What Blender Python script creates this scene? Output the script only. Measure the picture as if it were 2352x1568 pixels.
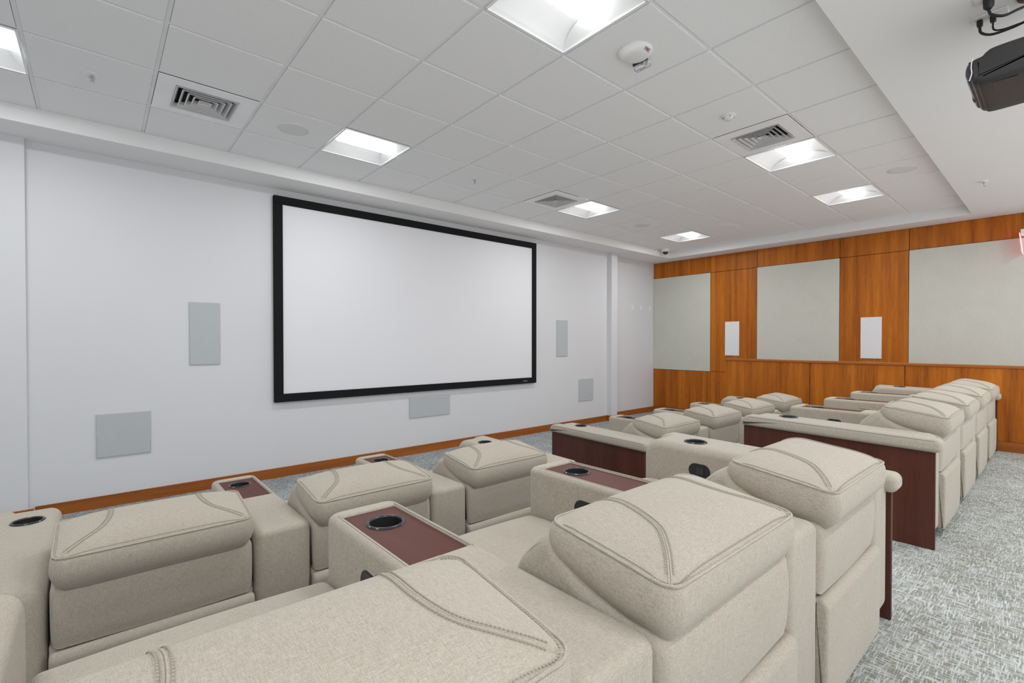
import bpy, bmesh, math, random
from mathutils import Vector, Matrix

random.seed(4)
for o in list(bpy.data.objects):
    bpy.data.objects.remove(o, do_unlink=True)
SC = bpy.context.scene
COL = SC.collection

# ------------------------------------------------------------------ camera
CEIL = 3.157          # tile face above the front floor
cam_d = bpy.data.cameras.new('camera')
cam_d.sensor_width = 36.0
cam_d.lens = 1103.31 / 2352 * 36.0
cam_d.shift_x = -(1187.48 - 1176) / 2352
cam_d.shift_y = (796.85 - 784) / 2352
cam_d.clip_start = 0.02
cam = bpy.data.objects.new('camera', cam_d)
COL.objects.link(cam)
cam.location = (-1.52, -2.619, CEIL - 1.7272)
cam.rotation_euler = (math.pi / 2 - 0.0108, 0, -0.7192)
SC.camera = cam

# ------------------------------------------------------------------ world, exposure
w = bpy.data.worlds.new('world')
w.use_nodes = True
w.node_tree.nodes['Background'].inputs[0].default_value = (0.95, 0.98, 1.0, 1)
w.node_tree.nodes['Background'].inputs[1].default_value = 1.45
SC.world = w
SC.view_settings.view_transform = 'Standard'
SC.view_settings.look = 'None'
SC.view_settings.exposure = 0.0
SC.view_settings.gamma = 1.0
SC.view_settings.use_curve_mapping = False
SC.cycles.use_denoising = True
SC.cycles.max_bounces = 12
SC.cycles.diffuse_bounces = 8
SC.cycles.sample_clamp_indirect = 6.0
LAMP = 5.2            # glow of the troffer lenses
WATTS = 15.0          # light each troffer throws down into the room

# ------------------------------------------------------------------ materials
def nt(name):
    m = bpy.data.materials.new(name)
    m.use_nodes = True
    t = m.node_tree
    b = t.nodes['Principled BSDF']
    return m, t, b

def nd(t, kind, **kw):
    n = t.nodes.new(kind)
    for k, v in kw.items():
        if k in n.inputs.keys():
            n.inputs[k].default_value = v
        else:
            setattr(n, k, v)
    return n

def coords(t, scale=(1, 1, 1), out='Object'):
    tc = nd(t, 'ShaderNodeTexCoord')
    mp = nd(t, 'ShaderNodeMapping')
    mp.inputs['Scale'].default_value = scale
    t.links.new(tc.outputs[out], mp.inputs['Vector'])
    return mp.outputs['Vector']

def noise(t, vec, scale, detail=2.0, rough=0.5):
    n = nd(t, 'ShaderNodeTexNoise')
    n.inputs['Scale'].default_value = scale
    n.inputs['Detail'].default_value = detail
    n.inputs['Roughness'].default_value = rough
    t.links.new(vec, n.inputs['Vector'])
    return n.outputs['Fac']

def ramp(t, fac, stops):
    r = nd(t, 'ShaderNodeValToRGB')
    e = r.color_ramp.elements
    while len(e) < len(stops):
        e.new(0.5)
    for i, (p, c) in enumerate(stops):
        e[i].position = p
        e[i].color = (*c, 1)
    t.links.new(fac, r.inputs['Fac'])
    return r.outputs['Color']

def mixc(t, a, b, fac, mode='MIX'):
    n = nd(t, 'ShaderNodeMix', data_type='RGBA', blend_type=mode)
    for s, v in ((n.inputs[0], fac), (n.inputs[6], a), (n.inputs[7], b)):
        if hasattr(v, 'is_linked') or hasattr(v, 'links'):
            t.links.new(v, s)
        elif isinstance(v, (int, float)):
            s.default_value = v
        else:
            s.default_value = (*v, 1)
    return n.outputs[2]

def math_n(t, op, a, b=None):
    n = nd(t, 'ShaderNodeMath', operation=op)
    for i, v in enumerate((a, b)):
        if v is None:
            continue
        if isinstance(v, (int, float)):
            n.inputs[i].default_value = v
        else:
            t.links.new(v, n.inputs[i])
    return n.outputs[0]

def bump(t, b, h, strength, dist=0.002):
    n = nd(t, 'ShaderNodeBump')
    n.inputs['Strength'].default_value = strength
    n.inputs['Distance'].default_value = dist
    t.links.new(h, n.inputs['Height'])
    t.links.new(n.outputs['Normal'], b.inputs['Normal'])

def plain(name, col, rough=0.6, metal=0.0, var=0.04, vscale=3.0, spec=0.5):
    m, t, b = nt(name)
    v = noise(t, coords(t), vscale, 3)
    lo = tuple(c * (1 - var) for c in col)
    hi = tuple(min(1, c * (1 + var)) for c in col)
    t.links.new(ramp(t, v, [(0.3, lo), (0.7, hi)]), b.inputs['Base Color'])
    b.inputs['Roughness'].default_value = rough
    b.inputs['Metallic'].default_value = metal
    b.inputs['Specular IOR Level'].default_value = spec
    return m

def paint(name, col, grain=0.25):
    m, t, b = nt(name)
    c = coords(t)
    v = noise(t, c, 1.3, 2)
    t.links.new(ramp(t, v, [(0.3, tuple(x * 0.985 for x in col)), (0.7, col)]), b.inputs['Base Color'])
    b.inputs['Roughness'].default_value = 0.75
    b.inputs['Specular IOR Level'].default_value = 0.25
    bump(t, b, noise(t, c, 260, 2), grain, 0.0006)
    return m

def linen(name, light, dark, sc=1.0):
    m, t, b = nt(name)
    wx = noise(t, coords(t, (70 * sc, 900 * sc, 900 * sc)), 1, 3, 0.6)
    wy = noise(t, coords(t, (900 * sc, 70 * sc, 260 * sc)), 1, 3, 0.6)
    wz = noise(t, coords(t, (700 * sc, 700 * sc, 60 * sc)), 1, 3, 0.6)
    big = noise(t, coords(t), 5, 2)
    f = math_n(t, 'ADD', math_n(t, 'ADD', wx, wy), wz)
    f = math_n(t, 'MULTIPLY', f, 0.3333)
    c = ramp(t, f, [(0.38, dark), (0.5, tuple((a + d) / 2 for a, d in zip(light, dark))), (0.62, light)])
    c = mixc(t, c, mixc(t, c, (0.93, 0.91, 0.88), 1.0, 'MULTIPLY'), big)
    t.links.new(c, b.inputs['Base Color'])
    b.inputs['Roughness'].default_value = 0.9
    b.inputs['Specular IOR Level'].default_value = 0.15
    b.inputs['Sheen Weight'].default_value = 0.15
    bump(t, b, f, 0.5, 0.0012)
    return m

def wood(name, stops, axis='Z', rough=0.38, scale=1.0, spec=0.4):
    m, t, b = nt(name)
    s = {'Z': (1, 1, 0.045), 'X': (0.045, 1, 1), 'Y': (1, 0.045, 1)}[axis]
    c = coords(t, s)
    broad = noise(t, c, 9 * scale, 5, 0.66)
    fine = noise(t, c, 160 * scale, 3, 0.6)
    f = math_n(t, 'ADD', math_n(t, 'MULTIPLY', broad, 0.72), math_n(t, 'MULTIPLY', fine, 0.28))
    t.links.new(ramp(t, f, stops), b.inputs['Base Color'])
    b.inputs['Roughness'].default_value = rough
    b.inputs['Specular IOR Level'].default_value = spec
    bump(t, b, fine, 0.12, 0.0006)
    return m

def carpet(name, light, mid, dark):
    m, t, b = nt(name)
    a1 = noise(t, coords(t, (20, 190, 1)), 1, 3, 0.6)
    a2 = noise(t, coords(t, (190, 20, 1)), 1, 3, 0.6)
    patch = noise(t, coords(t, (1, 1, 1)), 3.2, 2)
    fuzz = noise(t, coords(t), 420, 2, 0.7)
    h = math_n(t, 'MAXIMUM', a1, a2)
    h = math_n(t, 'ADD', h, math_n(t, 'MULTIPLY', math_n(t, 'SUBTRACT', patch, 0.5), 0.14))
    h = math_n(t, 'ADD', h, math_n(t, 'MULTIPLY', math_n(t, 'SUBTRACT', fuzz, 0.5), 0.14))
    t.links.new(ramp(t, h, [(0.48, dark), (0.555, mid), (0.64, light)]), b.inputs['Base Color'])
    b.inputs['Roughness'].default_value = 0.97
    b.inputs['Specular IOR Level'].default_value = 0.08
    bump(t, b, math_n(t, 'ADD', h, math_n(t, 'MULTIPLY', fuzz, 0.6)), 0.6, 0.004)
    return m

def tile_mat(name, col):
    m, t, b = nt(name)
    c = coords(t)
    f = noise(t, c, 190, 4, 0.75)
    t.links.new(ramp(t, f, [(0.3, tuple(x * 0.86 for x in col)), (0.5, col), (0.75, tuple(min(1, x * 1.05) for x in col))]), b.inputs['Base Color'])
    b.inputs['Roughness'].default_value = 0.95
    b.inputs['Specular IOR Level'].default_value = 0.1
    bump(t, b, f, 0.5, 0.0015)
    return m

def emis(name, col, strength):
    m, t, b = nt(name)
    v = noise(t, coords(t), 2.0, 1)
    b.inputs['Base Color'].default_value = (0.9, 0.9, 0.9, 1)
    t.links.new(ramp(t, v, [(0.3, tuple(c * 0.99 for c in col)), (0.7, col)]), b.inputs['Emission Color'])
    b.inputs['Emission Strength'].default_value = strength
    return m

M = {}
M['wall'] = paint('wall_paint', (0.70, 0.705, 0.725))
M['soffit'] = paint('soffit_paint', (0.83, 0.83, 0.83), 0.5)
M['tile'] = tile_mat('ceiling_tile_mineral', (0.88, 0.885, 0.89))
M['grid'] = plain('grid_white_metal', (0.86, 0.865, 0.875), 0.6, spec=0.2)
M['white'] = plain('white_plastic', (0.80, 0.80, 0.80), 0.4)
M['pan'] = plain('troffer_white_enamel', (0.88, 0.89, 0.9), 0.45)
M['lens'] = emis('troffer_lens_glow', (1.0, 1.0, 1.0), LAMP)
M['vent'] = plain('vent_grey_enamel', (0.62, 0.62, 0.63), 0.45)
M['neck'] = plain('vent_neck_black', (0.01, 0.01, 0.01), 0.9)
M['joint'] = plain('joint_dark_backing', (0.012, 0.006, 0.003), 0.95)  # near-black backing that shows in the panel joints
M['ventface'] = plain('vent_face_enamel', (0.90, 0.905, 0.92), 0.45)
M['black'] = plain('black_velvet', (0.012, 0.013, 0.013), 0.9, spec=0.15)
M['screen'] = paint('matte_white_screen', (0.79, 0.79, 0.82), 0.05)
M['spkgrey'] = tile_mat('speaker_grille_grey', (0.50, 0.525, 0.54))
M['spkwhite'] = tile_mat('speaker_grille_white', (0.78, 0.785, 0.80))
M['cspk'] = tile_mat('ceiling_speaker_grille', (0.76, 0.765, 0.77))
M['linen'] = linen('cream_linen', (0.545, 0.495, 0.425), (0.335, 0.295, 0.243))
M['stitch'] = plain('stitch_thread', (0.36, 0.32, 0.265), 0.9)
M['fabric'] = linen('grey_wall_fabric', (0.66, 0.665, 0.605), (0.55, 0.555, 0.505), 0.7)
M['wood'] = wood('cherry_veneer', [(0.32, (0.20, 0.048, 0.004)), (0.44, (0.36, 0.098, 0.006)), (0.55, (0.47, 0.136, 0.008)), (0.70, (0.60, 0.20, 0.016))], 'Z', 0.5, spec=0.25)
M['woodx'] = wood('cherry_baseboard', [(0.30, (0.22, 0.062, 0.010)), (0.5, (0.34, 0.10, 0.013)), (0.72, (0.42, 0.14, 0.02))], 'X')
M['woody'] = wood('cherry_baseboard_side', [(0.30, (0.22, 0.062, 0.010)), (0.5, (0.34, 0.10, 0.013)), (0.72, (0.42, 0.14, 0.02))], 'Y')
M['mahog'] = wood('dark_mahogany', [(0.30, (0.045, 0.012, 0.007)), (0.5, (0.075, 0.020, 0.011)), (0.72, (0.11, 0.032, 0.017))], 'Z', 0.45)
M['tray'] = wood('mahogany_tray', [(0.30, (0.072, 0.022, 0.016)), (0.5, (0.097, 0.030, 0.022)), (0.72, (0.122, 0.040, 0.030))], 'Y', 0.5, spec=0.22)
M['carpet'] = carpet('woven_carpet', (0.62, 0.65, 0.655), (0.46, 0.47, 0.45), (0.25, 0.245, 0.20))
M['carpet2'] = carpet('woven_carpet_front', (0.56, 0.60, 0.62), (0.36, 0.38, 0.385), (0.18, 0.185, 0.175))
M['plastic'] = plain('black_plastic', (0.014, 0.015, 0.015), 0.35)
M['gloss'] = plain('glossy_black_rim', (0.03, 0.03, 0.034), 0.18)
M['well'] = plain('cup_well_black', (0.006, 0.006, 0.006), 0.6)
M['proj'] = plain('projector_charcoal', (0.028, 0.027, 0.027), 0.5)
M['projlens'] = plain('projector_lens_violet', (0.05, 0.045, 0.06), 0.45)
M['cable'] = plain('black_cable', (0.012, 0.011, 0.014), 0.5)
M['chrome'] = plain('sprinkler_chrome', (0.55, 0.55, 0.56), 0.3, 0.8)
M['strobe'] = plain('strobe_clear_lens', (0.62, 0.62, 0.64), 0.15, 0.2, 0.6, 70)
M['red'] = plain('red_print', (0.22, 0.03, 0.02), 0.6)
M['logo'] = plain('logo_grey', (0.35, 0.37, 0.38), 0.5)
M['exit'] = emis('exit_sign_red', (1.0, 0.12, 0.16), 0.9)
M['slab'] = plain('plenum_dark', (0.03, 0.03, 0.03), 0.9)

# ------------------------------------------------------------------ mesh helpers
def finish(bm, name, smooth=None):
    bmesh.ops.recalc_face_normals(bm, faces=bm.faces)
    me = bpy.data.meshes.new(name)
    bm.to_mesh(me)
    bm.free()
    if smooth is not None:
        for p in me.polygons:
            p.use_smooth = True
        me.set_sharp_from_angle(angle=math.radians(smooth))
    return me

def obj(name, me, mat, parent=None, loc=(0, 0, 0)):
    if mat and not me.materials:
        me.materials.append(M[mat])
    o = bpy.data.objects.new(name, me)
    COL.objects.link(o)
    o.location = loc
    if parent:
        o.parent = parent
    return o

def box_bm(bm, x0, x1, y0, y1, z0, z1, r=0.0, seg=2):
    g = bmesh.ops.create_cube(bm, size=1.0)
    vs = g['verts']
    for v in vs:
        v.co = Vector(((x0 + x1) / 2 + v.co.x * (x1 - x0), (y0 + y1) / 2 + v.co.y * (y1 - y0), (z0 + z1) / 2 + v.co.z * (z1 - z0)))
    if r > 0:
        es = list({e for v in vs for e in v.link_edges})
        bmesh.ops.bevel(bm, geom=es, offset=r, segments=seg, profile=0.5, affect='EDGES')

def box(x0, x1, y0, y1, z0, z1, r=0.0, seg=2, smooth=None, name='box'):
    bm = bmesh.new()
    box_bm(bm, x0, x1, y0, y1, z0, z1, r, seg)
    return finish(bm, name, smooth if smooth is not None else (40 if r > 0 else None))

def lathe_bm(bm, prof, n=24, c=(0, 0, 0), cap=True):
    rings = []
    for r, z in prof:
        rings.append([bm.verts.new((c[0] + r * math.cos(2 * math.pi * k / n), c[1] + r * math.sin(2 * math.pi * k / n), c[2] + z)) for k in range(n)])
    for a, b in zip(rings, rings[1:]):
        for k in range(n):
            bm.faces.new((a[k], a[(k + 1) % n], b[(k + 1) % n], b[k]))
    if cap:
        bm.faces.new(rings[0])
        bm.faces.new(rings[-1])

def lathe(prof, n=24, c=(0, 0, 0), cap=True, smooth=40, name='lathe'):
    bm = bmesh.new()
    lathe_bm(bm, prof, n, c, cap)
    return finish(bm, name, smooth)

def tube_bm(bm, pts, r, n=6, closed=False):
    pts = [Vector(p) for p in pts]
    rings = []
    N = len(pts)
    for i, p in enumerate(pts):
        a = pts[(i - 1) % N] if (closed or i > 0) else p
        b = pts[(i + 1) % N] if (closed or i < N - 1) else p
        d = (b - a).normalized()
        up = Vector((0, 0, 1)) if abs(d.z) < 0.9 else Vector((1, 0, 0))
        s = d.cross(up).normalized()
        t = s.cross(d)
        rings.append([bm.verts.new(p + (s * math.cos(2 * math.pi * k / n) + t * math.sin(2 * math.pi * k / n)) * r) for k in range(n)])
    seq = list(zip(rings, rings[1:])) + ([(rings[-1], rings[0])] if closed else [])
    for a, b in seq:
        for k in range(n):
            bm.faces.new((a[k], a[(k + 1) % n], b[(k + 1) % n], b[k]))
    if not closed:
        bm.faces.new(rings[0])
        bm.faces.new(rings[-1])

def tube(pts, r, n=6, closed=False, name='tube'):
    bm = bmesh.new()
    tube_bm(bm, pts, r, n, closed)
    return finish(bm, name, 60)

def smooth_pts(ctrl, per=6, closed=True):
    out = []
    N = len(ctrl)
    rng = range(N) if closed else range(N - 1)
    for i in rng:
        g = (lambda k: ctrl[k % N]) if closed else (lambda k: ctrl[max(0, min(N - 1, k))])
        p0, p1, p2, p3 = g(i - 1), g(i), g(i + 1), g(i + 2)
        for j in range(per):
            t = j / per
            out.append(tuple(0.5 * ((2 * b) + (-a + c) * t + (2 * a - 5 * b + 4 * c - d) * t * t + (-a + 3 * b - 3 * c + d) * t ** 3)
                             for a, b, c, d in zip(p0, p1, p2, p3)))
    if not closed:
        out.append(tuple(ctrl[-1]))
    return out

def loft_x(prof, x0, x1, r, seg=5, crown=0.0, nmid=6, name='loft'):
    """closed (y,z) profile swept along x, ends rounded with radius r, sides crowned"""
    n = len(prof)
    area = sum(prof[i][0] * prof[(i + 1) % n][1] - prof[(i + 1) % n][0] * prof[i][1] for i in range(n))
    sgn = 1 if area > 0 else -1
    nor = []
    for i in range(n):
        a, b = prof[i - 1], prof[(i + 1) % n]
        d = Vector((b[0] - a[0], b[1] - a[1]))
        d = d.normalized() if d.length > 1e-9 else Vector((1, 0))
        nor.append(Vector((d.y, -d.x)) * sgn)
    st = []
    for k in range(seg + 1):
        a = k / seg * math.pi / 2
        st.append((x0 + r * (1 - math.sin(a)), r * (1 - math.cos(a))) if False else (x0 + r * (1 - math.cos(a)), r * (1 - math.sin(a))))
    for k in range(1, nmid):
        u = k / nmid
        st.append((x0 + r + (x1 - x0 - 2 * r) * u, -crown * math.sin(math.pi * u)))
    for k in range(seg, -1, -1):
        a = k / seg * math.pi / 2
        st.append((x1 - r * (1 - math.cos(a)), r * (1 - math.sin(a))))
    bm = bmesh.new()
    rings = []
    for x, off in st:
        rings.append([bm.verts.new((x, p[0] - q.x * off, p[1] - q.y * off)) for p, q in zip(prof, nor)])
    for a, b in zip(rings, rings[1:]):
        for k in range(n):
            bm.faces.new((a[k], a[(k + 1) % n], b[(k + 1) % n], b[k]))
    bm.faces.new(rings[0])
    bm.faces.new(rings[-1])
    return finish(bm, name, 50)

def rr_outline(hx, hy, rc, nc=6, ns=10):
    """rounded rectangle outline, counter clockwise"""
    pts = []
    cs = [(hx - rc, hy - rc, 0), (-hx + rc, hy - rc, 90), (-hx + rc, -hy + rc, 180), (hx - rc, -hy + rc, 270)]
    for i, (cx, cy, a0) in enumerate(cs):
        for k in range(nc + 1):
            a = math.radians(a0 + 90 * k / nc)
            pts.append((cx + rc * math.cos(a), cy + rc * math.sin(a)))
        nx, ny, a1 = cs[(i + 1) % 4]
        p = pts[-1]
        q = (nx + rc * math.cos(math.radians(a1)), ny + rc * math.sin(math.radians(a1)))
        for k in range(1, ns):
            pts.append((p[0] + (q[0] - p[0]) * k / ns, p[1] + (q[1] - p[1]) * k / ns))
    return pts

def shadow_group(o, label, cat, group=None):
    o['label'] = label
    o['category'] = cat
    if group:
        o['group'] = group
    return o

def thing(name, label, cat, loc=(0, 0, 0), rz=0, group=None):
    o = bpy.data.objects.new(name, None)
    o.empty_display_size = 0.1
    COL.objects.link(o)
    o.location = loc
    o.rotation_euler = (0, 0, rz)
    return shadow_group(o, label, cat, group)

def struct(name, me, mat, parent=None):
    o = obj(name, me, mat, parent)
    if not parent:
        o['kind'] = 'structure'
    return o

def copy_tree(o, parent=None):
    c = o.copy()
    COL.objects.link(c)
    c.parent = parent
    for ch in list(o.children):
        copy_tree(ch, c)
    return c

def cut(me, cutter_me):
    """boolean difference evaluated once into a plain mesh"""
    a = bpy.data.objects.new('tmp_a', me)
    b = bpy.data.objects.new('tmp_b', cutter_me)
    COL.objects.link(a)
    COL.objects.link(b)
    md = a.modifiers.new('cut', 'BOOLEAN')
    md.object = b
    md.operation = 'DIFFERENCE'
    md.solver = 'EXACT'
    dg = bpy.context.evaluated_depsgraph_get()
    res = bpy.data.meshes.new_from_object(a.evaluated_get(dg))
    bpy.data.objects.remove(a)
    bpy.data.objects.remove(b)
    res.materials.clear()
    return res

def text_mesh(s, size, ext=0.0005):
    cu = bpy.data.curves.new('txt', 'FONT')
    cu.body = s
    cu.size = size
    cu.extrude = ext
    cu.align_x = 'CENTER'
    cu.align_y = 'CENTER'
    o = bpy.data.objects.new('txt', cu)
    COL.objects.link(o)
    dg = bpy.context.evaluated_depsgraph_get()
    me = bpy.data.meshes.new_from_object(o.evaluated_get(dg))
    bpy.data.objects.remove(o)
    return me

# ------------------------------------------------------------------ room shell
T = 0.6096
XL, XR = -3.66, 7.166           # side walls
YW = 2.855                      # screen wall face
YC = 2.996                      # recessed strip by the right corner
YB = -3.75
LIP = CEIL - 0.122              # soffit underside
TIER = 0.273
KNEE = 5.685
CX0, CX1, CY0, CY1 = -3.26, 6.77, -1.831, 2.425     # ceiling tray

struct('floor', box(XL - 0.3, XR + 0.3, YB, YC + 0.3, -0.12, 0.0), 'carpet2')
struct('floor_tier', box(XL, KNEE - 0.001, YB, -0.78, 0.0005, TIER), 'carpet')

wb = bmesh.new()
box_bm(wb, -1.937, 5.456, YW, YC + 0.25, 0, LIP + 0.1)
box_bm(wb, XL - 0.2, -1.937, YW - 0.058, YC + 0.25, 0, LIP + 0.1)
box_bm(wb, 5.456, 5.625, YW - 0.09, YC + 0.25, 0, LIP + 0.1)
box_bm(wb, 5.625, XR + 0.2, YC, YC + 0.25, 0, LIP + 0.1)
struct('wall_screen', finish(wb, 'wall_screen'), 'wall')
struct('wall_left', box(XL - 0.2, XL, YB - 0.2, YW - 0.06, 0, LIP + 0.1), 'wall')
wr = struct('wall_right', box(XR, XR + 0.2, YB, YC - 0.001, 0, LIP + 0.1), 'joint')

# baseboards on the screen wall
bb = bmesh.new()
box_bm(bb, -1.90, 5.45, YW - 0.016, YW, 0.0005, 0.1)
struct('baseboard_screen', finish(bb, 'bb'), 'woodx')
struct('baseboard_left', box(XL, -1.905, YW - 0.074, YW - 0.058, 0.0005, 0.1), 'woodx')
bb = bmesh.new()
box_bm(bb, 5.44, 5.641, YW - 0.106, YW - 0.09, 0.0005, 0.1)
box_bm(bb, 5.44, 5.4555, YW - 0.09, YW - 0.017, 0.0005, 0.1)
struct('baseboard_pilaster', finish(bb, 'bb'), 'woodx')
struct('baseboard_corner', box(5.626, XR - 0.021, YC - 0.016, YC - 0.0005, 0.0005, 0.1), 'woodx')

# wood panelled right wall: pieces proud of a dark backing, 4 mm joints
TOPB = CEIL - 0.43
FABB = CEIL - 2.283
ys = [YC - 0.001, 1.773, 0.928, -0.306, -1.15, -3.2, YB + 0.002]
g = 0.003
def wpanel(name, y1, y0, z0, z1, mat, d=0.018):
    return obj(name, box(XR - d, XR, y0 + g, y1 - g, z0 + g, z1 - g, 0.0015, 1), mat, wr)
for a, b in zip(ys, ys[1:]):
    wpanel('wood_panel', a, b, TOPB, LIP - 0.001, 'wood')
for k, (a, b) in enumerate(zip(ys, ys[1:])):
    if k % 2 == 0:
        wpanel('fabric_panel', a, b, FABB, TOPB, 'fabric', 0.026)
    else:
        wpanel('wood_panel', a, b, FABB, TOPB, 'wood')
    wpanel('wood_panel', a, b, 0.105, FABB, 'wood')
struct('baseboard_right', box(XR - 0.02, XR, YB, YC - 0.017, 0.0005, 0.104), 'woody')

# knee wall between the seats and the side aisle
kt = TIER + 0.905
kw = struct('wall_aisle', box(KNEE + 0.02, KNEE + 0.11, YB, 0.77, 0.0, kt - 0.03), 'joint')
ky = [0.772, -0.358, -1.368, -2.38, -3.4, YB]
for a, b in zip(ky, ky[1:]):
    obj('wood_panel', box(KNEE, KNEE + 0.021, b + g, a - g, TIER + 0.105 if a < -0.7 else 0.001, kt - 0.03, 0.0015, 1), 'wood', kw)
obj('wood_panel', box(KNEE + 0.109, KNEE + 0.13, YB, 0.772, 0.001, kt - 0.03, 0.0015, 1), 'wood', kw)
obj('end_panel', box(KNEE, KNEE + 0.13, 0.7725, 0.79, 0.001, kt - 0.03, 0.0015, 1), 'wood', kw)
obj('cap_rail', box(KNEE - 0.012, KNEE + 0.142, YB, 0.80, kt - 0.03, kt, 0.003, 1), 'woody', kw)
struct('baseboard_aisle', box(KNEE - 0.012, KNEE - 0.0005, YB, -0.79, TIER + 0.0005, TIER + 0.104), 'woody')

# soffit ring around the ceiling tray, with openings for the added rear fill lights
ADDED_REAR_LIGHTS = [(-1.6, -3.25), (0.9, -3.25), (3.4, -3.25), (5.4, -3.25)]  # unseen lamps added behind the camera to brighten seats and carpet
sb = bmesh.new()
box_bm(sb, XL, XR, CY1, YC, LIP, CEIL + 0.2)
xs = [XL] + [v for x, y in ADDED_REAR_LIGHTS for v in (x - T / 2 + 0.01, x + T / 2 - 0.01)] + [XR]
box_bm(sb, XL, XR, -3.25 + T / 2 - 0.01, CY0, LIP, CEIL + 0.2)
box_bm(sb, XL, XR, YB, -3.25 - T / 2 + 0.01, LIP, CEIL + 0.2)
for a, b in zip(xs[::2], xs[1::2]):
    box_bm(sb, a, b, -3.25 - T / 2 + 0.01, -3.25 + T / 2 - 0.01, LIP, CEIL + 0.2)
box_bm(sb, XL, CX0, CY0, CY1, LIP, CEIL + 0.2)
box_bm(sb, CX1, XR, CY0, CY1, LIP, CEIL + 0.2)
struct('ceiling_soffit', finish(sb, 'soffit'), 'soffit')

# suspended ceiling: deck, grid bars and every tile
cl = struct('ceiling', box(XL, XR, YB, YC, CEIL + 0.2, CEIL + 0.3), 'slab')
GAP = 0.0125
i0, i1, j0, j1 = -6, 12, -3, 4
LIGHTS = [(0, -2), (0, 2), (-4, 2), (5, 2), (9, 2), (5, -2), (8, -2), (-4, -2)]  # last one lies out of view, added for more light
VENTS = [(-2, 2), (4, 2), (4, -2)]
barx = box(CX0, CX1, -0.0105, 0.0105, 0, 0.012, name='grid_bar')
bary = box(-0.0105, 0.0105, CY0, CY1, 0, 0.012, name='grid_bar')
for j in range(j0 + 1, j1):
    obj('grid_bar', barx, 'grid', cl, (0, j * T, CEIL + 0.009))
for i in range(i0 + 1, i1):
    if CX0 < i * T < CX1:
        obj('grid_bar', bary, 'grid', cl, (i * T, 0, CEIL + 0.0085))
tiles = {}
for i in range(i0, i1):
    for j in range(j0, j1):
        if (i, j) in LIGHTS or (i, j) in VENTS:
            continue
        x0, x1 = max(i * T + GAP, CX0 + 0.002), min((i + 1) * T - GAP, CX1 - 0.002)
        y0, y1 = max(j * T + GAP, CY0 + 0.002), min((j + 1) * T - GAP, CY1 - 0.002)
        if x1 - x0 < 0.02:
            continue
        key = (round(x1 - x0, 3), round(y1 - y0, 3))
        if key not in tiles:
            hx, hy = (x1 - x0) / 2, (y1 - y0) / 2
            tiles[key] = box(-hx, hx, -hy, hy, 0, 0.018, 0.0012, 1, name='ceiling_tile')
        obj('ceiling_tile', tiles[key], 'tile', cl, ((x0 + x1) / 2, (y0 + y1) / 2, CEIL))

# ------------------------------------------------------------------ troffer lights
def make_troffer():
    t = thing('ceiling_light', '', 'light')
    h = T / 2 - 0.014
    # pan: two curved wings running along x, rising to a central channel, and end plates
    bm = bmesh.new()
    for s in (-1, 1):
        prof = [(s * h, 0.0), (s * (h - 0.006), 0.002)]
        for k in range(1, 9):
            u = k / 8
            prof.append((s * (h - 0.006 - (h - 0.10) * u), 0.002 + 0.075 * math.sin(u * math.pi / 2) ** 0.8))
        prof += [(s * 0.07, 0.082)]
        vs = [[bm.verts.new((x, y, z)) for y, z in prof] for x in (-h, h)]
        for k in range(len(prof) - 1):
            bm.faces.new((vs[0][k], vs[0][k + 1], vs[1][k + 1], vs[1][k]))
    box_bm(bm, -h, h, -0.075, 0.075, 0.082, 0.088)
    obj('reflector', finish(bm, 'reflector', 35), 'pan', t)
    for s in (-1, 1):
        bm = bmesh.new()
        # end cheek, leaning inwards, its inner edge an arc
        n = 12
        lo = [bm.verts.new((s * h, -h + 2 * h * k / n, 0.001)) for k in range(n + 1)]
        hi = [bm.verts.new((s * (h - 0.012 - 0.07 * math.sin(math.pi * k / n) ** 0.7), -h + 2 * h * k / n, 0.003 + 0.079 * math.sin(math.pi * k / n) ** 0.7)) for k in range(n + 1)]
        for k in range(n):
            bm.faces.new((lo[k], lo[k + 1], hi[k + 1], hi[k]))
        bmesh.ops.remove_doubles(bm, verts=bm.verts, dist=0.0005)
        obj('end_cheek', finish(bm, 'end_cheek', 35), 'pan', t)
    # glowing half-round lens
    bm = bmesh.new()
    n = 12
    rings = []
    L = h - 0.055
    for x, f in ((-L - 0.018, 0.45), (-L - 0.008, 0.8), (-L, 1), (L, 1), (L + 0.008, 0.8), (L + 0.018, 0.45)):
        rings.append([bm.verts.new((x, 0.088 * math.cos(math.pi * k / n), 0.081 - 0.068 * f * math.sin(math.pi * k / n))) for k in range(n + 1)])
    for a, b in zip(rings, rings[1:]):
        for k in range(n):
            bm.faces.new((a[k], a[k + 1], b[k + 1], b[k]))
    bm.faces.new(rings[0])
    bm.faces.new(rings[-1])
    obj('lens', finish(bm, 'lens', 50), 'lens', t)
    ld = bpy.data.lights.new('lamp', 'AREA')
    ld.shape = 'RECTANGLE'
    ld.size, ld.size_y = 2 * L, 0.11
    ld.energy = WATTS
    ld.color = (0.965, 0.985, 1.0)
    lo = bpy.data.objects.new('lamp', ld)
    COL.objects.link(lo)
    lo.location = (0, 0, 0.0115)
    lo.parent = t
    fr = bmesh.new()
    for s in (-1, 1):
        box_bm(fr, s * h - 0.006, s * h + 0.006, -h - 0.006, h + 0.006, -0.001, 0.005)
        box_bm(fr, -h - 0.006, h + 0.006, s * h - 0.006, s * h + 0.006, -0.001, 0.005)
    obj('frame', finish(fr, 'frame'), 'pan', t)
    # housing above
    hb = bmesh.new()
    box_bm(hb, -h, h, -h, h, 0.10, 0.11)
    obj('housing', finish(hb, 'housing'), 'pan', t)
    return t

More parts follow.
